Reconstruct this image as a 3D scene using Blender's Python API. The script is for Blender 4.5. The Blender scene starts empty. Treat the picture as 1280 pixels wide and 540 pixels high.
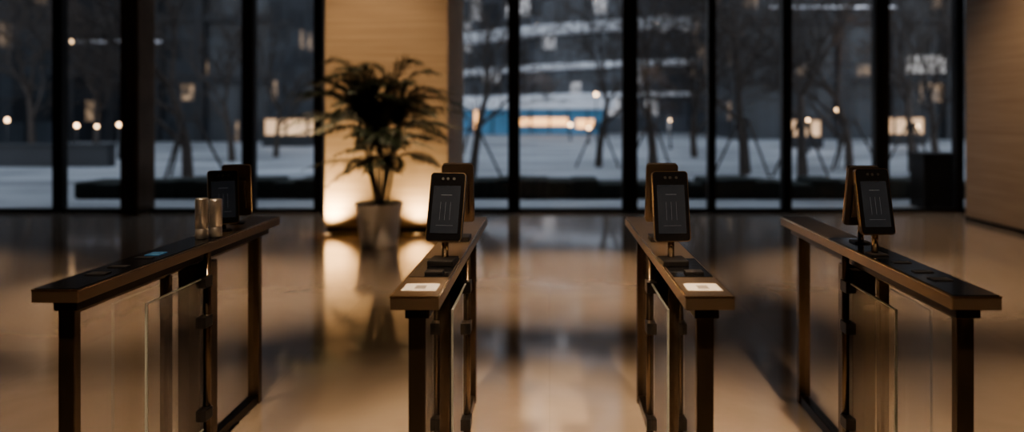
import bpy, bmesh, math, random
from mathutils import Vector, Matrix, Euler
random.seed(7)
S = bpy.context.scene
COL = S.collection
try:
    S.view_settings.view_transform='AgX'; S.view_settings.look='AgX - Medium High Contrast'; S.view_settings.exposure=1.05
except Exception as ex: print(ex)

# ------------------------------------------------------------------ materials
def new_mat(name):
    m = bpy.data.materials.new(name); m.use_nodes = True
    nt = m.node_tree; b = nt.nodes["Principled BSDF"]
    return m, nt, b

def simple(name, col, rough=0.5, metal=0.0, var=0.15, scale=8.0, stretch=(1,1,1), emit=None, es=0.0, rvar=0.0, bump=0.0, coat=0.0):
    m, nt, b = new_mat(name)
    tc = nt.nodes.new("ShaderNodeTexCoord"); mp = nt.nodes.new("ShaderNodeMapping")
    mp.inputs["Scale"].default_value = stretch
    n = nt.nodes.new("ShaderNodeTexNoise"); n.inputs["Scale"].default_value = scale; n.inputs["Detail"].default_value = 5
    nt.links.new(tc.outputs["Object"], mp.inputs[0]); nt.links.new(mp.outputs[0], n.inputs["Vector"])
    r = nt.nodes.new("ShaderNodeValToRGB")
    r.color_ramp.elements[0].position = 0.3; r.color_ramp.elements[1].position = 0.7
    r.color_ramp.elements[0].color = tuple(c*(1-var) for c in col)+(1,)
    r.color_ramp.elements[1].color = tuple(min(1,c*(1+var)) for c in col)+(1,)
    nt.links.new(n.outputs["Fac"], r.inputs[0]); nt.links.new(r.outputs[0], b.inputs["Base Color"])
    b.inputs["Roughness"].default_value = rough; b.inputs["Metallic"].default_value = metal
    if rvar:
        mr = nt.nodes.new("ShaderNodeMapRange"); mr.inputs["To Min"].default_value = max(0,rough-rvar); mr.inputs["To Max"].default_value = rough+rvar
        nt.links.new(n.outputs["Fac"], mr.inputs["Value"]); nt.links.new(mr.outputs[0], b.inputs["Roughness"])
    if bump:
        bp = nt.nodes.new("ShaderNodeBump"); bp.inputs["Strength"].default_value = bump; bp.inputs["Distance"].default_value = 0.01
        nt.links.new(n.outputs["Fac"], bp.inputs["Height"]); nt.links.new(bp.outputs[0], b.inputs["Normal"])
    if emit:
        b.inputs["Emission Color"].default_value = emit+(1,); b.inputs["Emission Strength"].default_value = es
    if coat: b.inputs["Coat Weight"].default_value = coat
    return m

def thin_glass(name, tint=(0.9,0.95,1.0), haze=0.0, f0=0.05, rough=0.0, hazecol=(0.6,0.5,0.4)):
    m = bpy.data.materials.new(name); m.use_nodes = True; nt = m.node_tree; nt.nodes.clear()
    o = nt.nodes.new("ShaderNodeOutputMaterial"); t = nt.nodes.new("ShaderNodeBsdfTransparent"); t.inputs[0].default_value = tint+(1,)
    g = nt.nodes.new("ShaderNodeBsdfGlossy"); g.inputs["Roughness"].default_value = rough
    lw = nt.nodes.new("ShaderNodeLayerWeight"); lw.inputs[0].default_value=0.5
    pw = nt.nodes.new("ShaderNodeMath"); pw.operation='POWER'; pw.inputs[1].default_value=5.0
    nt.links.new(lw.outputs["Facing"], pw.inputs[0])
    f = nt.nodes.new("ShaderNodeMath"); f.operation='MULTIPLY_ADD'; f.inputs[1].default_value=0.85; f.inputs[2].default_value=f0
    nt.links.new(pw.outputs[0], f.inputs[0])
    mx = nt.nodes.new("ShaderNodeMixShader")
    nt.links.new(f.outputs[0], mx.inputs[0]); nt.links.new(t.outputs[0], mx.inputs[1]); nt.links.new(g.outputs[0], mx.inputs[2])
    last = mx
    if haze:
        d = nt.nodes.new("ShaderNodeBsdfDiffuse"); d.inputs[0].default_value = hazecol+(1,)
        m2 = nt.nodes.new("ShaderNodeMixShader"); m2.inputs[0].default_value = haze
        nt.links.new(mx.outputs[0], m2.inputs[1]); nt.links.new(d.outputs[0], m2.inputs[2]); last = m2
    nt.links.new(last.outputs[0], o.inputs[0])
    return m

def mat_floor():
    m, nt, b = new_mat("polished_stone_floor")
    tc = nt.nodes.new("ShaderNodeTexCoord")
    n = nt.nodes.new("ShaderNodeTexNoise"); n.inputs["Scale"].default_value = 1.0; n.inputs["Detail"].default_value = 5; n.inputs["Roughness"].default_value=0.55
    n.inputs["Distortion"].default_value = 0.6
    nt.links.new(tc.outputs["Object"], n.inputs["Vector"])
    r = nt.nodes.new("ShaderNodeValToRGB")
    r.color_ramp.elements[0].position=0.3; r.color_ramp.elements[1].position=0.72
    r.color_ramp.elements[0].color=(0.35,0.275,0.21,1); r.color_ramp.elements[1].color=(0.45,0.365,0.29,1)
    nt.links.new(n.outputs["Fac"], r.inputs[0])
    br = nt.nodes.new("ShaderNodeTexBrick"); br.offset=0.0
    br.inputs["Scale"].default_value=1.0; br.inputs["Brick Width"].default_value=1.6; br.inputs["Row Height"].default_value=1.6
    br.inputs["Mortar Size"].default_value=0.002; br.inputs["Mortar Smooth"].default_value=0.2
    br.inputs["Color1"].default_value=(1,1,1,1); br.inputs["Color2"].default_value=(0.94,0.94,0.94,1); br.inputs["Mortar"].default_value=(0.8,0.78,0.76,1)
    nt.links.new(tc.outputs["Object"], br.inputs["Vector"])
    mu = nt.nodes.new("ShaderNodeMix"); mu.data_type='RGBA'; mu.blend_type='MULTIPLY'; mu.inputs["Factor"].default_value=1.0
    nt.links.new(r.outputs[0], mu.inputs["A"]); nt.links.new(br.outputs["Color"], mu.inputs["B"])
    nt.links.new(mu.outputs["Result"], b.inputs["Base Color"])
    mr = nt.nodes.new("ShaderNodeMapRange"); mr.inputs["To Min"].default_value=0.07; mr.inputs["To Max"].default_value=0.15
    nt.links.new(n.outputs["Fac"], mr.inputs["Value"]); nt.links.new(mr.outputs[0], b.inputs["Roughness"])
    b.inputs["Specular IOR Level"].default_value = 1.0
    b.inputs["Coat Weight"].default_value = 0.7; b.inputs["Coat Roughness"].default_value = 0.06; b.inputs["Coat IOR"].default_value = 1.7
    return m

def mat_stone(name, c1, c2):
    m, nt, b = new_mat(name)
    tc = nt.nodes.new("ShaderNodeTexCoord"); mp = nt.nodes.new("ShaderNodeMapping"); mp.inputs["Scale"].default_value=(0.5,0.5,22)
    n = nt.nodes.new("ShaderNodeTexNoise"); n.inputs["Scale"].default_value=1.5; n.inputs["Detail"].default_value=6; n.inputs["Roughness"].default_value=0.6
    nt.links.new(tc.outputs["Object"], mp.inputs[0]); nt.links.new(mp.outputs[0], n.inputs["Vector"])
    r = nt.nodes.new("ShaderNodeValToRGB"); r.color_ramp.elements[0].position=0.3; r.color_ramp.elements[1].position=0.7
    r.color_ramp.elements[0].color=c1+(1,); r.color_ramp.elements[1].color=c2+(1,)
    nt.links.new(n.outputs["Fac"], r.inputs[0]); nt.links.new(r.outputs[0], b.inputs["Base Color"])
    bp = nt.nodes.new("ShaderNodeBump"); bp.inputs["Strength"].default_value=0.2; bp.inputs["Distance"].default_value=0.01
    nt.links.new(n.outputs["Fac"], bp.inputs["Height"]); nt.links.new(bp.outputs[0], b.inputs["Normal"])
    b.inputs["Roughness"].default_value=0.55
    return m

def mat_facade(name, base, lit, thresh, strength, cw=1.5, ch=3.4, ambient=0.012):
    """curtain wall glazing with a random scatter of lit rooms"""
    m, nt, b = new_mat(name)
    tc = nt.nodes.new("ShaderNodeTexCoord")
    mp = nt.nodes.new("ShaderNodeMapping"); mp.inputs["Scale"].default_value=(1/cw,1/cw,1/ch)
    nt.links.new(tc.outputs["Object"], mp.inputs[0])
    fl = nt.nodes.new("ShaderNodeVectorMath"); fl.operation='FLOOR'; nt.links.new(mp.outputs[0], fl.inputs[0])
    wn = nt.nodes.new("ShaderNodeTexWhiteNoise"); wn.noise_dimensions='3D'; nt.links.new(fl.outputs[0], wn.inputs["Vector"])
    gt = nt.nodes.new("ShaderNodeMath"); gt.operation='GREATER_THAN'; gt.inputs[1].default_value=thresh
    nt.links.new(wn.outputs["Value"], gt.inputs[0])
    n = nt.nodes.new("ShaderNodeTexNoise"); n.inputs["Scale"].default_value=2.5; n.inputs["Detail"].default_value=4; nt.links.new(tc.outputs["Object"], n.inputs["Vector"])
    pw = nt.nodes.new("ShaderNodeMath"); pw.operation='POWER'; pw.inputs[1].default_value=3; nt.links.new(n.outputs["Fac"], pw.inputs[0])
    mu = nt.nodes.new("ShaderNodeMath"); mu.operation='MULTIPLY'; nt.links.new(gt.outputs[0], mu.inputs[0]); nt.links.new(pw.outputs[0], mu.inputs[1])
    m2 = nt.nodes.new("ShaderNodeMath"); m2.operation='MULTIPLY_ADD'; m2.inputs[1].default_value=strength*6; m2.inputs[2].default_value=ambient  # ambient gives every pane a faint glow
    nt.links.new(mu.outputs[0], m2.inputs[0])
    vr = nt.nodes.new("ShaderNodeMix"); vr.data_type='RGBA'
    vr.inputs["A"].default_value=tuple(c*0.3 for c in base)+(1,); vr.inputs["B"].default_value=tuple(c*2.6 for c in base)+(1,)  # pane tones varied in colour to imitate blurred reflections in the glass
    nt.links.new(wn.outputs["Value"], vr.inputs["Factor"]); nt.links.new(vr.outputs["Result"], b.inputs["Base Color"])
    b.inputs["Roughness"].default_value=0.3
    cr = nt.nodes.new("ShaderNodeMix"); cr.data_type='RGBA'
    cr.inputs["A"].default_value=(0.5,0.6,0.8,1); cr.inputs["B"].default_value=lit+(1,)
    nt.links.new(gt.outputs[0], cr.inputs["Factor"]); nt.links.new(cr.outputs["Result"], b.inputs["Emission Color"])
    nt.links.new(m2.outputs[0], b.inputs["Emission Strength"])
    return m

M_floor = mat_floor()
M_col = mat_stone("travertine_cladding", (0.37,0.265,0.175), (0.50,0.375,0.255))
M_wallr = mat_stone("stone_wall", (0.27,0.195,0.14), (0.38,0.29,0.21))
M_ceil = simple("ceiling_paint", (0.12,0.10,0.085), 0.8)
M_back = mat_stone("lightened_wall", (0.34,0.27,0.205), (0.46,0.37,0.29))  # lightened so the wall behind the camera shows up in metal reflections
M_mull = simple("dark_anodised_mullion", (0.016,0.013,0.011), 0.4, 0.5, 0.2, 3)
M_mullb = simple("bronze_mullion", (0.13,0.085,0.055), 0.4, 0.8, 0.2, 3)
M_glass = thin_glass("facade_glass", (0.93,0.95,0.97), f0=0.05)
M_gglass = thin_glass("barrier_glass", (0.87,0.87,0.86), haze=0.08, f0=0.20, rough=0.012)
M_gedge = simple("glass_edge", (0.40,0.42,0.39), 0.15, 0.0, 0.05, 5)
M_bronze = simple("brushed_bronze", (0.16,0.120,0.085), 0.26, 0.92, 0.03, 6, (40,40,1), rvar=0.03)
M_slab = simple("bronze_top_plate", (0.33,0.245,0.17), 0.31, 0.90, 0.03, 6, (40,1,40), rvar=0.04)
M_trim = simple("highlight_bronze", (0.62,0.47,0.32), 0.20, 1.0, 0.03, 6)  # brighter bronze, puts an edge highlight into the colour
M_dbronze = simple("dark_bronze", (0.05,0.038,0.029), 0.30, 0.9, 0.05, 6, (20,20,1))
M_tbronze = simple("terminal_bronze_back", (0.13,0.108,0.088), 0.33, 0.9, 0.05, 6)
M_black = simple("black_glass_panel", (0.006,0.006,0.007), 0.14, 0.0, 0.1, 4, coat=0.3)
M_plastic = simple("black_plastic", (0.012,0.011,0.011), 0.38, 0.0, 0.1, 10)
M_screen = simple("dim_screen", (0.014,0.016,0.020), 0.18, 0.0, 0.3, 6, emit=(0.35,0.42,0.55), es=0.008)
M_ui = simple("screen_text", (0.05,0.05,0.055), 0.3, emit=(0.7,0.8,1.0), es=0.025)
M_card = simple("white_label", (0.58,0.55,0.51), 0.5, 0, 0.03)
M_cardg = simple("label_print", (0.25,0.22,0.2), 0.5, 0, 0.03)
M_teal = simple("teal_display", (0.03,0.08,0.12), 0.2, emit=(0.15,0.40,0.75), es=0.04)
M_steel = simple("brushed_steel", (0.68,0.66,0.64), 0.32, 0.85, 0.04, 5, (1,1,30))
M_pot = simple("ceramic_pot", (0.82,0.79,0.75), 0.4, 0, 0.05, 6)
M_soil = simple("soil", (0.03,0.02,0.014), 0.95, 0, 0.4, 40, bump=0.5)
M_leaf = simple("palm_leaf", (0.013,0.023,0.009), 0.55, 0, 0.4, 5)
M_cane = simple("palm_cane", (0.045,0.042,0.02), 0.5, 0, 0.3, 12, (1,1,6))
M_lampon = simple("lamp_glow", (1,0.9,0.7), 0.4, emit=(1.0,0.70,0.38), es=14)
M_uplens = simple("uplight_lens", (0.5,0.45,0.35), 0.4, emit=(1.0,0.70,0.38), es=0.6)
M_brass = simple("fixture_ring", (0.15,0.11,0.08), 0.4, 0.9)

# ------------------------------------------------------------------ mesh helpers
def empty(name, loc=(0,0,0), rot=(0,0,0)):
    o = bpy.data.objects.new(name, None); o.location=loc; o.rotation_euler=rot; o.empty_display_size=0.1
    COL.objects.link(o); return o
def finish(bm, name, mat, parent=None, loc=(0,0,0), rot=(0,0,0), smooth=False):
    me = bpy.data.meshes.new(name); bm.to_mesh(me); bm.free()
    if isinstance(mat,(list,tuple)):
        for k in mat: me.materials.append(k)
    else: me.materials.append(mat)
    if smooth:
        for p in me.polygons: p.use_smooth=True
    o = bpy.data.objects.new(name, me); o.location=loc; o.rotation_euler=rot
    COL.objects.link(o)
    if parent: o.parent=parent
    return o
def addbox(bm, x0,x1,y0,y1,z0,z1, mi=0, bevel=0.0):
    t = bmesh.new(); bmesh.ops.create_cube(t, size=1)
    bmesh.ops.scale(t, vec=(x1-x0,y1-y0,z1-z0), verts=t.verts)
    if bevel: bmesh.ops.bevel(t, geom=t.edges[:], offset=bevel, segments=2, affect='EDGES', profile=0.6)
    bmesh.ops.translate(t, vec=((x0+x1)/2,(y0+y1)/2,(z0+z1)/2), verts=t.verts)
    for f in t.faces: f.material_index=mi
    me = bpy.data.meshes.new("t"); t.to_mesh(me); t.free(); bm.from_mesh(me); bpy.data.meshes.remove(me)
def box(name, x0,x1,y0,y1,z0,z1, mat, parent=None, bevel=0.0, loc=(0,0,0), rot=(0,0,0)):
    bm = bmesh.new(); addbox(bm,x0,x1,y0,y1,z0,z1,0,bevel); return finish(bm,name,mat,parent,loc,rot)
def addtube(bm, p, q, r0, r1, n=6, mi=0, caps=False):
    p=Vector(p); q=Vector(q); d=(q-p)
    if d.length<1e-6: return
    d.normalize(); u=d.orthogonal().normalized(); v=d.cross(u)
    A=[];B=[]
    for i in range(n):
        a=2*math.pi*i/n; w=u*math.cos(a)+v*math.sin(a)
        A.append(bm.verts.new(p+w*r0)); B.append(bm.verts.new(q+w*r1))
    for i in range(n):
        f=bm.faces.new((A[i],A[(i+1)%n],B[(i+1)%n],B[i])); f.material_index=mi; f.smooth=True
    if caps:
        f=bm.faces.new(A[::-1]); f.material_index=mi
        f=bm.faces.new(B); f.material_index=mi
def lathe(bm, prof, n=40, mi=0, c=(0,0)):
    rings=[]
    for r,z in prof:
        rings.append([bm.verts.new((c[0]+r*math.cos(2*math.pi*i/n), c[1]+r*math.sin(2*math.pi*i/n), z)) for i in range(n)])
    for a,b in zip(rings,rings[1:]):
        for i in range(n):
            f=bm.faces.new((a[i],a[(i+1)%n],b[(i+1)%n],b[i])); f.smooth=True; f.material_index=mi
    f=bm.faces.new(rings[0][::-1]); f.material_index=mi
    f=bm.faces.new(rings[-1]); f.material_index=mi
def rounded_slab(bm, w, h, d, r, mi=0, x=0,y=0,z=0, n=6):
    pts=[]
    for cx,cz,a0 in ((w/2-r,h/2-r,0),(-w/2+r,h/2-r,90),(-w/2+r,-h/2+r,180),(w/2-r,-h/2+r,270)):
        for i in range(n+1):
            a=math.radians(a0+90*i/n); pts.append((cx+r*math.cos(a), cz+r*math.sin(a)))
    A=[bm.verts.new((x+px,y-d/2,z+pz)) for px,pz in pts]; B=[bm.verts.new((x+px,y+d/2,z+pz)) for px,pz in pts]
    k=len(pts)
    for i in range(k):
        f=bm.faces.new((A[i],B[i],B[(i+1)%k],A[(i+1)%k])); f.material_index=mi
    f=bm.faces.new(A); f.material_index=mi
    f=bm.faces.new(B[::-1]); f.material_index=mi
def quad_x(name,x,y0,y1,z0,z1,mat,parent):
    bm=bmesh.new(); v=[bm.verts.new(c) for c in ((x,y0,z0),(x,y1,z0),(x,y1,z1),(x,y0,z1))]; bm.faces.new(v)
    return finish(bm,name,mat,parent)

# ------------------------------------------------------------------ room shell
WY=11.68
XL,XR=-14.0,8.0
CZ=5.2
box("floor", XL,XR,-6,WY+0.2,-0.12,0, M_floor)
box("ceiling", XL,XR,-6,WY+0.2,CZ,CZ+0.15, M_ceil)
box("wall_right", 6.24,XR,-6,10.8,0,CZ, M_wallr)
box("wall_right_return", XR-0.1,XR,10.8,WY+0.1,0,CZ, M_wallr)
box("baseboard_right", 6.225,6.24,-6,10.8,0,0.06, M_mull)
box("wall_left", XL-0.2,XL,-6,WY+0.2,0,CZ, M_back)
box("wall_back", XL,XR,-6.2,-6,0,CZ, M_back)
bm=bmesh.new()
addbox(bm,-3.03,-1.37,9.7,11.45,0.07,CZ,0,0.008)
addbox(bm,-3.01,-1.39,9.72,11.43,0.0,0.07,1)
finish(bm,"stone_column",[M_col,M_mull])

px=lambda x,Y=11.6:(x-687)*Y/900
spans=[(-330,-310,0),(-235,-205,1),(-130,-112,0),(-40,-22,0),(65,84,0),(165,193,1),(302,321,0),(392,406,0),(515,530,0),(635,650,0),(777,797,0),(883,895,0),(975,990,0),(1090,1112,0),(1190,1205,0)]
xs=[]
D=0.14
for i,(a,b_,k) in enumerate(spans):
    x0,x1=px(a),px(b_)
    xc=(x0+x1)/2; fl=abs(xc)*D/11.6
    if xc<0: x1-=fl
    else: x0+=fl
    bm=bmesh.new()
    dd = 0.32 if k else 0
    addbox(bm,x0,x1,11.6-dd,WY+0.08,0.0,CZ,0,0.006)
    addbox(bm,(x0+x1)/2-0.025,(x0+x1)/2+0.025,11.57-dd,11.6-dd,0.0,CZ,0)
    finish(bm,"trim_%d"%(i+1), M_mullb if k else M_mull)
    xs.append((x0,x1))
bounds=[XL]+[v for p in xs for v in p]+[XR-0.1]
for i in range(0,len(bounds),2):
    a,b_=bounds[i],bounds[i+1]
    bm=bmesh.new()
    v=[bm.verts.new(c) for c in ((a,WY,0.06),(b_,WY,0.06),(b_,WY,CZ),(a,WY,CZ))]
    bm.faces.new(v)
    w=finish(bm,"window_%d"%(i//2+1), M_glass)
    box("bottom_rail",a,b_,11.62,WY+0.05,0,0.06,M_mull,w)
    box("top_rail",a,b_,11.62,WY+0.05,4.1,4.2,M_mull,w)

# ------------------------------------------------------------------ turnstile gates
def gate(xn, xf, yn, L, sides, dark_top, label):
    yaw=-math.atan2(xf-xn, L)
    g=empty("turnstile_gate",(xn,yn,0),(0,0,yaw))
    W=0.158
    box("top_slab",-W/2,W/2,0,L,0.955,0.994,M_slab,g,0.003)
    box("highlight_plate",-W/2-0.0015,W/2+0.0015,-0.0015,L+0.0015,0.994,1.0,M_trim,g,0.002)  # brighter rim added to draw a highlight line along the slab edge
    if dark_top:
        box("top_inlay",-W/2+0.006,W/2-0.006,0.006,L*0.60,1.0,1.0025,M_black,g)
        box("top_inlay_rear",-W/2+0.004,W/2-0.004,L*0.60,L-0.006,1.0,1.0015,M_slab,g)
        for j,(yy,hh) in enumerate(((0.20,0.05),(0.33,0.035),(0.50,0.03))):
            box("card_reader",-0.035,0.035,yy,yy+hh,1.0025,1.006,M_plastic,g,0.001)
    else:
        box("top_skin",-W/2+0.004,W/2-0.004,0.004,L-0.005,0.9995,1.0008,M_slab,g)
        box("top_inlay",-W/2+0.008,W/2-0.008,0.27,0.60,1.0,1.0025,M_black,g)
        box("reader_pad",-0.02,0.045,0.30,0.35,1.0025,1.012,M_plastic,g,0.002)
    if label:
        box("label_plate",-0.058,0.058,0.07,0.17,1.0,1.0020,M_card,g)
        box("label_code",-0.018,0.018,0.095,0.14,1.0020,1.0025,M_cardg,g)
    box("under_beam",-0.04,0.04,0.05,L-0.06,0.915,0.955,M_dbronze,g,0.002)
    y1=0.06; y2=L-0.17
    box("near_leg",-0.031,0.025,y1,y1+0.035,0,0.915,M_bronze,g,0.004)
    box("far_leg",-0.031,0.031,y2,y2+0.04,0,0.915,M_bronze,g,0.004)
    box("bottom_rail",-0.024,0.024,y1+0.035,y2,0.0,0.045,M_dbronze,g,0.002)
    box("top_glazing_rail",-0.012,0.012,y1+0.035,y2,0.895,0.915,M_bronze,g,0.002)
    box("inner_post",-0.020,0.020,0.66,0.69,0.045,0.895,M_bronze,g,0.004)
    box("hinge_post",-0.050,0.050,0.86,0.92,0.045,0.895,M_dbronze,g,0.004)
    box("drive_post",-0.045,0.045,0.98,1.04,0.045,0.895,M_bronze,g,0.004)
    quad_x("glass_panel_near",0,y1+0.035,0.66,0.045,0.895,M_gglass,g)
    quad_x("glass_panel_mid",0,0.69,0.86,0.045,0.895,M_gglass,g)
    quad_x("glass_panel_far",0,1.04,y2,0.045,0.895,M_gglass,g)
    for s in sides:
        bm=bmesh.new()
        addtube(bm,(s*0.066,0.90,0.06),(s*0.066,0.90,0.955),0.016,0.016,20,0,True)
        for z in (0.20,0.62,0.80):
            addbox(bm,s*0.066-0.022,s*0.066+0.022,0.835,0.905,z,z+0.05,1,0.003)
        finish(bm,"hinge_column",[M_bronze,M_plastic],g)
        quad_x("flap_wing_glass",s*0.066,0.42,0.86,0.16,0.84,M_gglass,g)
        bm=bmesh.new()
        addbox(bm,s*0.066-0.004,s*0.066+0.004,0.412,0.42,0.16,0.84)
        addbox(bm,s*0.066-0.004,s*0.066+0.004,0.412,0.86,0.84,0.846)
        addbox(bm,s*0.066-0.004,s*0.066+0.004,0.412,0.86,0.154,0.16)
        finish(bm,"flap_wing_edge",M_gedge,g)
    return g

gate(-1.650,-1.618,2.40,1.71,(1,),True,False)
gate(-0.434,-0.434,2.31,1.80,(1,-1),False,True)
gate(0.516,0.510,2.31,1.80,(-1,1),False,True)
gate(1.372,1.398,2.31,1.80,(-1,),True,False)

t=box("teal_display",-0.03,0.03,-0.035,0.035,0,0.003,M_teal,None,0.001,loc=(-1.640,3.0,1.0025)); t.name="indicator_display"

def terminal(x,y,yaw=0,tilt=15,h=0.275,w=0.142,zb=0.085,base=True,ui=True,z0=1.0):
    e=empty("face_scan_terminal",(x,y,z0),(0,0,math.radians(yaw)))
    bm=bmesh.new()
    if base:
        addbox(bm,-0.05,0.05,-0.075,0.035,0.0,0.022,0,0.004)
    else:
        addbox(bm,-0.035,0.035,-0.035,0.035,0.0,0.008,0,0.002)
    finish(bm,"base_plate",M_plastic,e)
    bm=bmesh.new(); addtube(bm,(0,0.012,0.006),(0,0.012,zb+0.05),0.013,0.013,20,0,True)
    finish(bm,"neck",M_trim,e)
    T=math.radians(-tilt)
    hd=empty("head",(0,-0.012,zb),(T,0,0)); hd.parent=e
    bm=bmesh.new()
    rounded_slab(bm,w,h,0.022,0.014,0,0,0,h/2)
    addbox(bm,-w*0.33,w*0.33,0.011,0.026,h*0.15,h*0.7,0,0.004)
    finish(bm,"housing",M_tbronze,hd)
    bm=bmesh.new(); rounded_slab(bm,w+0.001,h+0.001,0.004,0.0145,0,0,-0.0095,h/2); finish(bm,"edge_band",M_trim,hd)
    bm=bmesh.new(); rounded_slab(bm,w-0.006,h-0.006,0.003,0.012,0,0,-0.0125,h/2); finish(bm,"front_glass",M_black,hd)
    bm=bmesh.new(); rounded_slab(bm,w-0.032,h-0.085,0.001,0.003,0,0,-0.0145,h/2-0.012); finish(bm,"screen",M_screen,hd)
    if ui:
        bm=bmesh.new()
        addbox(bm,-0.022,0.022,-0.0158,-0.0152,h*0.66,h*0.668)
        addbox(bm,-0.034,0.034,-0.0158,-0.0152,h*0.22,h*0.224)
        for i in range(3):
            addbox(bm,-0.0215+0.02*i,-0.0205+0.02*i,-0.0158,-0.0152,h*0.30,h*0.56)
        finish(bm,"screen_graphics",M_ui,hd)
    bm=bmesh.new()
    for xx in (-0.02,0.0,0.025):
        addtube(bm,(xx,-0.0135,h-0.026),(xx,-0.0160,h-0.026),0.006,0.006,16,0,True)
    finish(bm,"camera_lenses",M_plastic,hd)
    return e
terminal(-0.412,2.82,yaw=-6,tilt=20,z0=1.0025)
terminal(-0.418,3.32,yaw=180,tilt=12,zb=0.09,z0=1.0008)
terminal(0.478,2.82,yaw=4,tilt=12,z0=1.0025)
terminal(0.512,3.32,yaw=180,tilt=12,zb=0.09,z0=1.0008)
terminal(1.352,2.98,yaw=3,tilt=14,base=False,z0=1.0025)
terminal(1.408,3.27,yaw=180,tilt=12,base=False,zb=0.08,z0=1.0025)
terminal(-1.630,3.60,yaw=30,tilt=14,base=False,h=0.27,zb=0.035,z0=1.0015)
terminal(-1.665,3.84,yaw=195,tilt=10,base=False,zb=0.045,z0=1.0015)

for i,(x,y,hh) in enumerate(((-1.628,3.37,0.19),(-1.586,3.42,0.18))):
    bm=bmesh.new()
    r=0.029
    lathe(bm,[(r*0.9,0),(r,0.004),(r,0.045),(r*0.94,0.047),(r*0.94,0.052),(r,0.054),(r,hh-0.008),(r*0.93,hh),(r*0.85,hh+0.0005)],28)
    finish(bm,"steel_canister",M_steel,None,(x,y,1.0025))

# ------------------------------------------------------------------ potted palm
P=empty("potted_areca_palm",(-2.05,8.66,0))
bm=bmesh.new()
lathe(bm,[(0.20,0.0),(0.212,0.01),(0.232,0.15),(0.262,0.38),(0.280,0.50),(0.286,0.515),(0.284,0.53),(0.268,0.53),(0.262,0.50),(0.255,0.48)],48)
finish(bm,"pot",M_pot,P)
bm=bmesh.new(); lathe(bm,[(0.25,0.47),(0.255,0.485),(0.12,0.50)],32); finish(bm,"soil",M_soil,P)
rp=random.Random(21)
cb=bmesh.new(); lb=bmesh.new()
def bez(p0,p1,p2,t): return p0*(1-t)**2+p1*2*t*(1-t)+p2*t*t
def frond(base,az,elev,length,droop):
    if math.sin(az)>0.3: length*=0.78
    hd=Vector((math.cos(az),math.sin(az),0))
    p1=base+(hd*math.cos(elev)*0.42+Vector((0,0,math.sin(elev)*0.80+0.08)))*length
    p2=base+hd*length*(math.cos(elev)*0.98+0.22)+Vector((0,0,length*math.sin(elev)*0.88-droop))
    N=36; pts=[bez(base,p1,p2,i/N) for i in range(N+1)]
    for i in range(N): addtube(cb,pts[i],pts[i+1],0.008*(1-i/N)+0.002,0.008*(1-(i+1)/N)+0.002,5)
    for i in range(7,N+1):
        t=i/N; tan=(pts[min(i+1,N)]-pts[i-1]).normalized()
        side=tan.cross(Vector((0,0,1)))
        if side.length<0.05: side=Vector((-math.sin(az),math.cos(az),0))
        side.normalize(); up=side.cross(tan).normalized()
        ll=length*0.33*max(0.35,math.sin(math.pi*min(1,(t-0.2)/0.8*0.85+0.12)))*rp.uniform(0.85,1.15)
        for s in (-1,1):
            p=pts[i]-tan*(rp.random()*0.5*length/N)
            dr=(side*s*0.62+tan*0.9+up*rp.uniform(-0.05,0.25)).normalized()
            wv=tan.cross(dr).cross(dr).normalized()*(0.0085+0.004*rp.random())
            m_=p+dr*ll*0.5; e_=p+dr*ll*0.95+Vector((0,0,-ll*rp.uniform(0.15,0.45)))
            v=[lb.verts.new(p-wv*0.3),lb.verts.new(m_-wv),lb.verts.new(e_),lb.verts.new(m_+wv),lb.verts.new(p+wv*0.3)]
            lb.faces.new(v)
stems=[]
for i in range(14):
    a=i*2.4+rp.uniform(-0.4,0.4); r=rp.uniform(0.02,0.13)
    b0=Vector((r*math.cos(a),r*math.sin(a),0.48)); hgt=rp.uniform(0.40,1.12)
    b1=b0+Vector((math.cos(a)*hgt*0.2,math.sin(a)*hgt*0.2,hgt))
    addtube(cb,b0,(b0+b1)/2,0.015,0.013,8); addtube(cb,(b0+b1)/2,b1,0.013,0.009,8)
    stems.append((b1,a))
for j,(b1,a) in enumerate(stems):
    for k in range(7):
        az=a+rp.uniform(-1.3,1.3)+ (math.pi if k>=4 else 0)
        el=math.radians(rp.uniform(12,80)); ln=rp.uniform(0.62,0.88)
        frond(b1,az,el,ln,rp.uniform(0.10,0.30)*(1.3-el/1.6))
for az,el,ln in ((2.8,84,1.15),(3.3,72,1.15),(5.9,76,1.1),(0.3,66,1.05),(3.1,60,1.0),(4.4,74,1.0),(5.4,60,0.9),(2.6,58,0.9),(0.0,45,0.95),(3.2,42,0.95),(6.1,28,0.9),(3.4,22,0.9),(0.1,12,0.85),(3.3,8,0.8)):
    frond(Vector((0.05*math.cos(az),0.05*math.sin(az),1.36)),az,math.radians(el),ln,0.12)
finish(cb,"canes",M_cane,P); finish(lb,"fronds",M_leaf,P)

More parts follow.
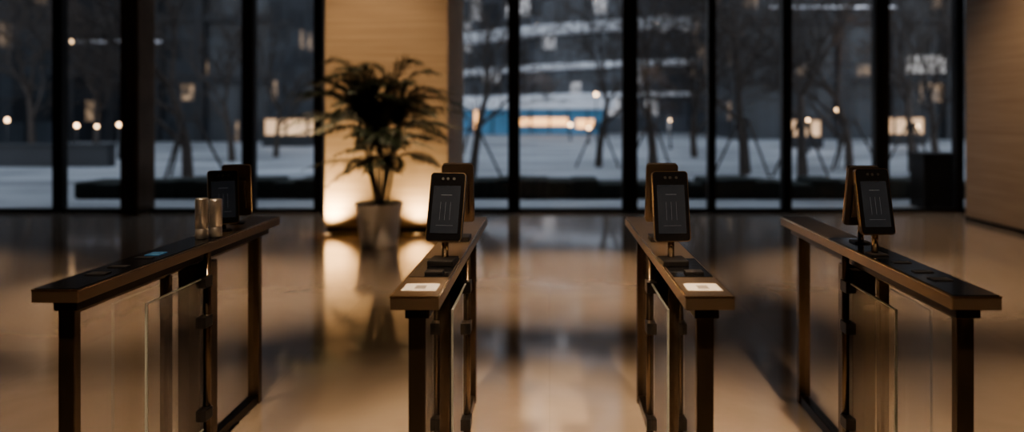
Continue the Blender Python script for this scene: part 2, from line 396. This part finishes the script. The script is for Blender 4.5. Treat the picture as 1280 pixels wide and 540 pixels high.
# ------------------------------------------------------------------ lamps (interior)
def spot(name,loc,target,energy,col,size,blend=0.6,rad=0.06,parent=None):
    l=bpy.data.lights.new(name,'SPOT'); l.energy=energy; l.color=col; l.spot_size=math.radians(size); l.spot_blend=blend; l.shadow_soft_size=rad
    o=bpy.data.objects.new(name,l); COL.objects.link(o); o.location=loc
    d=Vector(target)-Vector(loc); o.rotation_euler=d.to_track_quat('-Z','Y').to_euler()
    return o
WARM=(1.0,0.75,0.51)
def downlight(x,y,e,size=60,tx=None,ty=None,blend=0.8,col=WARM,tz=0):
    bm=bmesh.new()
    n=24
    lathe(bm,[(0.09,CZ-0.02),(0.095,CZ-0.012),(0.095,CZ)],n,0,(x,y))
    lathe(bm,[(0.06,CZ-0.024),(0.06,CZ-0.020)],n,1,(x,y))
    f=finish(bm,"recessed_downlight",[M_brass,M_lampon])
    s=spot("spot_beam",(x,y,CZ-0.06),(x if tx is None else tx, y if ty is None else ty,tz),e,col,size,blend)
    s.parent=f
downlight(0.1,6.9,620,40)
downlight(-3.2,6.4,640,44)
downlight(3.4,7.0,420,42)
downlight(-6.5,6.5,250,48)
downlight(0.1,3.3,380,33)
downlight(-2.7,3.1,370,40)
downlight(2.7,3.1,350,40)
downlight(-1.2,0.6,620,36,-0.7,2.5,tz=0.9)
downlight(1.4,0.6,620,36,0.9,2.5,tz=0.9)
downlight(-2.6,7.3,190,60,-2.3,9.6,tz=1.4)
downlight(-1.2,5.4,300,9,-2.05,8.66,tz=0.22)  # extra narrow beam added to brighten the pot
downlight(4.4,7.5,280,70,6.2,9.0,tz=1.2)
for x in (-5.0,-0.5,4.2):
    downlight(x,-4.9,320,48,x,-6,tz=1.4)  # unseen washers added to light the back wall for metal reflections

for (x,y,e) in ((-2.93,9.48,120),(-1.75,9.48,60)):
    bm=bmesh.new()
    lathe(bm,[(0.055,0.0),(0.055,0.008),(0.045,0.010)],24,0)
    lathe(bm,[(0.035,0.010),(0.035,0.012)],24,1)
    f=finish(bm,"floor_uplight",[M_brass,M_uplens],None,(x,y,0))
    s=spot("spot_beam",(0,0,0.04),(0,0.12,1.0),e,(1.0,0.74,0.43),130,1.0,0.05); s.parent=f

# ------------------------------------------------------------------ outside
M_ground=simple("pale_plaza_paving",(0.32,0.325,0.33),0.6,0,0.5,0.22,(1,2.2,1))
M_hedge=simple("low_hedge",(0.015,0.018,0.013),0.9,0,0.5,14,bump=1.0)
M_bark=simple("tree_bark",(0.065,0.050,0.040),0.9,0,0.3,8)
M_stake=simple("stake_wood",(0.05,0.04,0.034),0.8,0,0.2,8)
M_pier=simple("dark_facade_pier",(0.033,0.034,0.037),0.6,0,0.2,1)
M_pierl=simple("pale_facade_pier",(0.15,0.15,0.15),0.6,0,0.2,1)
M_fac=mat_facade("dark_curtain_wall",(0.018,0.021,0.024),(1.0,0.68,0.42),0.94,0.13,0.8,1.2,0.005)
M_fac2=mat_facade("cool_curtain_wall",(0.045,0.050,0.057),(0.9,0.88,0.9),0.88,0.22,1.1,1.45,0.011)
M_band=simple("white_balcony_band",(0.52,0.54,0.56),0.5,0,0.3,0.3,emit=(0.88,0.90,1.0),es=0.08)  # faint emission stands in for lit soffits, also on the canopy
M_blue=simple("blue_storefront",(0.05,0.12,0.20),0.4,0,0.5,0.5,emit=(0.10,0.30,0.50),es=0.14)
M_orange=simple("warm_shop_light",(0.8,0.4,0.15),0.4,0,0.4,0.8,emit=(1.0,0.5,0.2),es=1.2)
M_soft=simple("warm_window_light",(0.8,0.5,0.3),0.4,0,0.5,0.9,emit=(1.0,0.62,0.36),es=0.4)
M_sign=simple("pale_sign",(0.5,0.5,0.5),0.5,0,0.3,1.5,emit=(1.0,0.85,0.68),es=0.2)
M_strip=simple("light_strip",(0.7,0.8,1.0),0.4,0,0.6,0.4,emit=(0.9,0.9,1.0),es=0.2)
M_globe=simple("globe_light",(1,0.8,0.6),0.4,emit=(1.0,0.62,0.32),es=7)

box("plaza_ground",-90,90,WY+0.2,150,-0.2,-0.02,M_ground)
bm=bmesh.new()
rh=random.Random(3)
for (a,b_) in ((-9,-4.2),(-2.6,9.5)):
    x=a
    while x<b_:
        w=rh.uniform(0.35,0.6); addbox(bm,x,x+w,13.6+rh.uniform(-.05,.05),14.5,-0.02,0.26+rh.uniform(0,0.10),0,0.06); x+=w*0.85
finish(bm,"low_hedge",M_hedge)
bm=bmesh.new(); addbox(bm,-30,-13.5,22,22.4,-0.02,0.65,0,0.02); addbox(bm,-30,-13.5,21.95,22.45,0.60,0.68,0,0.01)
finish(bm,"garden_wall",M_pier)

def building(name,x0,x1,y0,y1,h,fac,pier,pw,dx,dz,zs=None,strip=None):
    e=empty(name,((x0+x1)/2,y0,0))
    cx=(x0+x1)/2; hw=(x1-x0)/2
    box("glazing",-hw,hw,0.3,y1-y0,-0.02,h,fac,e)
    bm=bmesh.new()
    x=-hw
    while x<=hw+0.01:
        addbox(bm,x-pw/2,x+pw/2,-0.2,0.32,-0.02,h); x+=dx
    z=dz
    while z<h: addbox(bm,-hw,hw,-0.1,0.31,z-0.22,z+0.22); z+=dz
    finish(bm,"piers_and_slabs",pier,e)
    if strip:
        bm=bmesh.new()
        for (sa,sb,sz) in strip: addbox(bm,sa-cx,sb-cx,-0.32,-0.21,sz-0.06,sz+0.06)
        finish(bm,"light_strips",M_strip,e)
    return e
building("office_building",-62,-16.5,42,60,34,M_fac,M_pier,0.5,2.6,3.6,strip=[(-29,-22.5,5.8),(-40,-34,5.8)])
building("office_building",12,66,46,66,36,M_fac,M_pier,0.7,3.4,3.8,strip=[(14,22,8.4)])
building("glass_tower",-16,40,86,100,46,M_fac2,M_pierl,0.35,2.2,2.9)
building("pale_pier_building",-44,-26,30,38,30,M_fac,M_pierl,0.45,1.3,3.6)

E=empty("curved_podium_building",(6,84,0))
def arc_band(R0,R1,z0,z1,a0,a1,mat,nm,slope=0):
    bm=bmesh.new(); n=48; prev=None
    for i in range(n+1):
        t=i/n; a=math.radians(a0+(a1-a0)*t); dz=slope*t
        q=[bm.verts.new((R*math.cos(a),R*math.sin(a),z+dz)) for R,z in ((R0,z0),(R1,z0),(R1,z1),(R0,z1))]
        if prev:
            for k in range(4): bm.faces.new((prev[k],prev[(k+1)%4],q[(k+1)%4],q[k]))
        prev=q
    finish(bm,nm,mat,E)
arc_band(22,22.4,-0.02,30,180,360,M_fac2,"glazing")
for i,(z,sl,th) in enumerate(((2.6,1.0,.3),(4.4,2.4,.45),(6.9,3.6,.8),(11.0,4,.5),(14,4,.4),(17,4,.4),(20,4,.4))):
    arc_band(22.5,24.2,z,z+th,185,355,M_band,"balcony_band",sl)
sf=empty("storefront",(-1.5,57,0))
box("shop_front",-6,6,0,2,-0.02,2.0,M_blue,sf)
box("canopy",-6.6,6.6,-1.2,2,2.0,2.9,M_band,sf,0.05)
bm=bmesh.new()
for (a,b_,z0,z1) in ((-1.0,3.0,0.7,1.3),(3.6,5.0,0.5,1.2),(-4.5,-4.2,0.2,1.9)): addbox(bm,a,b_,-0.06,0.02,z0,z1)
finish(bm,"lit_display",M_orange,sf)
bm=bmesh.new()
for i in range(9): addbox(bm,-6+i*1.5-0.06,-6+i*1.5+0.06,-0.12,0.05,-0.02,2.0)
finish(bm,"frames",M_pier,sf)

def kiosk(x,y,w,h,m=M_soft):
    e=empty("kiosk",(x,y,0))
    bm=bmesh.new()
    addbox(bm,-w/2,w/2,0,1.6,-0.02,0.55); addbox(bm,-w/2-0.2,w/2+0.2,-0.3,1.8,h,h+0.15)
    for s in (-1,0,1): addbox(bm,s*w/2-0.05,s*w/2+0.05,-0.05,0.05,-0.02,h)
    finish(bm,"frame",M_pier,e)
    box("lit_window",-w/2,w/2,0.06,1.5,0.55,h,m,e)
kiosk(-13.2,36,2.2,1.35); kiosk(12.3,34,1.1,1.3); kiosk(19.0,38,1.6,1.4); kiosk(-27.5,36,2.4,1.2)
e=empty("sign_board",(22.0,42,0)); box("panel",-1.1,1.1,0,0.2,4.0,5.0,M_sign,e,0.03)
box("posts",-0.12,0.12,0.05,0.18,-0.02,4.0,M_pier,e)
bm=bmesh.new(); addbox(bm,6.35,6.95,12.2,12.7,-0.02,0.86,0,0.02); addbox(bm,6.32,6.98,12.17,12.73,0.86,0.92,0,0.01); addbox(bm,6.42,6.88,12.18,12.2,0.1,0.78,0,0.004)
finish(bm,"utility_cabinet",M_mull)

def lamp_post(x,y,z,r=0.09):
    bm=bmesh.new(); addtube(bm,(0,0,-0.02),(0,0,z-r),0.04,0.025,8,0,True)
    addtube(bm,(0,0,-0.02),(0,0,0.15),0.08,0.07,8,0,True)
    t=bmesh.new(); bmesh.ops.create_icosphere(t,subdivisions=2,radius=r); bmesh.ops.translate(t,vec=(0,0,z),verts=t.verts)
    for f in t.faces: f.material_index=1
    me=bpy.data.meshes.new("t"); t.to_mesh(me); t.free(); bm.from_mesh(me); bpy.data.meshes.remove(me)
    finish(bm,"street_lamp",[M_pier,M_globe],None,(x,y,0))
def lp(xp,yp,Y,r=0.065): lamp_post((xp-687)*Y/900,Y,1.584-(yp-143)*Y/900,r)
for a in ((96,157,26),(121,158,26,.05),(149,156,26),(9,150,28),(90,52,28,.05),(162,86,28,.06),(40,150,33,.05),(745,118,44,.09),(1048,137,30,.10),(1146,158,32,.07),(736,160,40),(713,156,44,.09),(1010,150,30,.05),(838,150,33,.04)):
    lp(*a)

def make_tree(seed,h=7.5,trunk=0.12):
    r=random.Random(seed); bm=bmesh.new()
    def grow(p,d,ln,rad,dep):
        n=3 if dep>2 else 2
        for i in range(n):
            d2=(d+Vector((r.uniform(-.13,.13),r.uniform(-.13,.13),r.uniform(-0.02,.12)))).normalized()
            q=p+d2*ln/n; rr=rad*(0.84 if dep>0 else 0.6)
            addtube(bm,p,q,rad,rr,6 if dep>2 else 3)
            p,d,rad=q,d2,rr
            if dep>0 and i<n-1 and r.random()<0.75:
                side=d.orthogonal().normalized(); side.rotate(Matrix.Rotation(r.uniform(0,6.28),3,d))
                grow(p,(d*0.75+side*r.uniform(0.5,0.9)).normalized(),ln*r.uniform(0.5,0.75),max(0.008,rad*0.55),dep-1)
        if dep>0:
            for k in range(3 if dep>1 else 2):
                side=d.orthogonal().normalized(); side.rotate(Matrix.Rotation(r.uniform(0,6.28),3,d))
                grow(p,(d+side*r.uniform(0.35,0.8)).normalized(),ln*r.uniform(0.62,0.84),max(0.009,rad*0.68),dep-1)
    grow(Vector((0,0,-0.02)),Vector((0,0,1)),h*0.26,trunk,5)
    me=bpy.data.meshes.new("bare_tree_mesh"); bm.to_mesh(me); bm.free(); me.materials.append(M_bark); return me
tm=[make_tree(s) for s in (1,5,9)]
sb=bmesh.new()
for k in range(3):
    a=k*2.09+0.4; addtube(sb,(0.75*math.cos(a),0.75*math.sin(a),-0.02),(0.10*math.cos(a),0.10*math.sin(a),1.35),0.03,0.03,6)
for k in range(3):
    a=k*2.09+0.4; b2=a+2.09
    addtube(sb,(0.14*math.cos(a),0.14*math.sin(a),1.2),(0.14*math.cos(b2),0.14*math.sin(b2),1.2),0.025,0.025,6)
smesh=bpy.data.meshes.new("tree_stakes_mesh"); sb.to_mesh(smesh); sb.free(); smesh.materials.append(M_stake)
for i,(xp,Y,s) in enumerate(((235,18,1.2),(40,24.5,1.1),(345,27,0.9),(590,18,1.0),(748,22,1.0),(815,20,1.0),(868,27,1.2),(930,19,1.1),(1003,18,1.05),(1062,21,1.1),(1140,20,1.0),(120,30,1.2),(1230,24,1.0),(-90,26,1.0),(890,33,1.2),(1170,28,1.2),(290,24.5,1.0))):
    e=empty("bare_tree",((xp-687)*Y/900,Y,0),(0,0,i*1.3)); e.scale=(s,s,s)
    o=bpy.data.objects.new("branches",tm[i%3]); COL.objects.link(o); o.parent=e
    if Y<24:
        o=bpy.data.objects.new("support_stakes",smesh); COL.objects.link(o); o.parent=e

# ------------------------------------------------------------------ world (dusk)
w=bpy.data.worlds.new("dusk"); S.world=w; w.use_nodes=True
nt=w.node_tree; bg=nt.nodes["Background"]
tc=nt.nodes.new("ShaderNodeTexCoord"); sx=nt.nodes.new("ShaderNodeSeparateXYZ"); nt.links.new(tc.outputs["Generated"],sx.inputs[0])
rp_=nt.nodes.new("ShaderNodeValToRGB"); nt.links.new(sx.outputs["Z"],rp_.inputs[0])
rp_.color_ramp.elements[0].color=(0.60,0.62,0.66,1); rp_.color_ramp.elements[1].color=(0.37,0.43,0.52,1); rp_.color_ramp.elements[1].position=0.6
nt.links.new(rp_.outputs[0],bg.inputs[0]); bg.inputs[1].default_value=1.2

# ------------------------------------------------------------------ camera
cam=bpy.data.cameras.new("camera"); c=bpy.data.objects.new("camera",cam); COL.objects.link(c)
c.location=(0,0,1.584); c.rotation_euler=(math.radians(90),0,0)
cam.sensor_width=36; cam.lens=36*900/1280
cam.shift_x=-47/1280; cam.shift_y=-127/1280
cam.dof.use_dof=True; cam.dof.focus_distance=2.9; cam.dof.aperture_fstop=0.85
cam.clip_end=500
S.camera=c
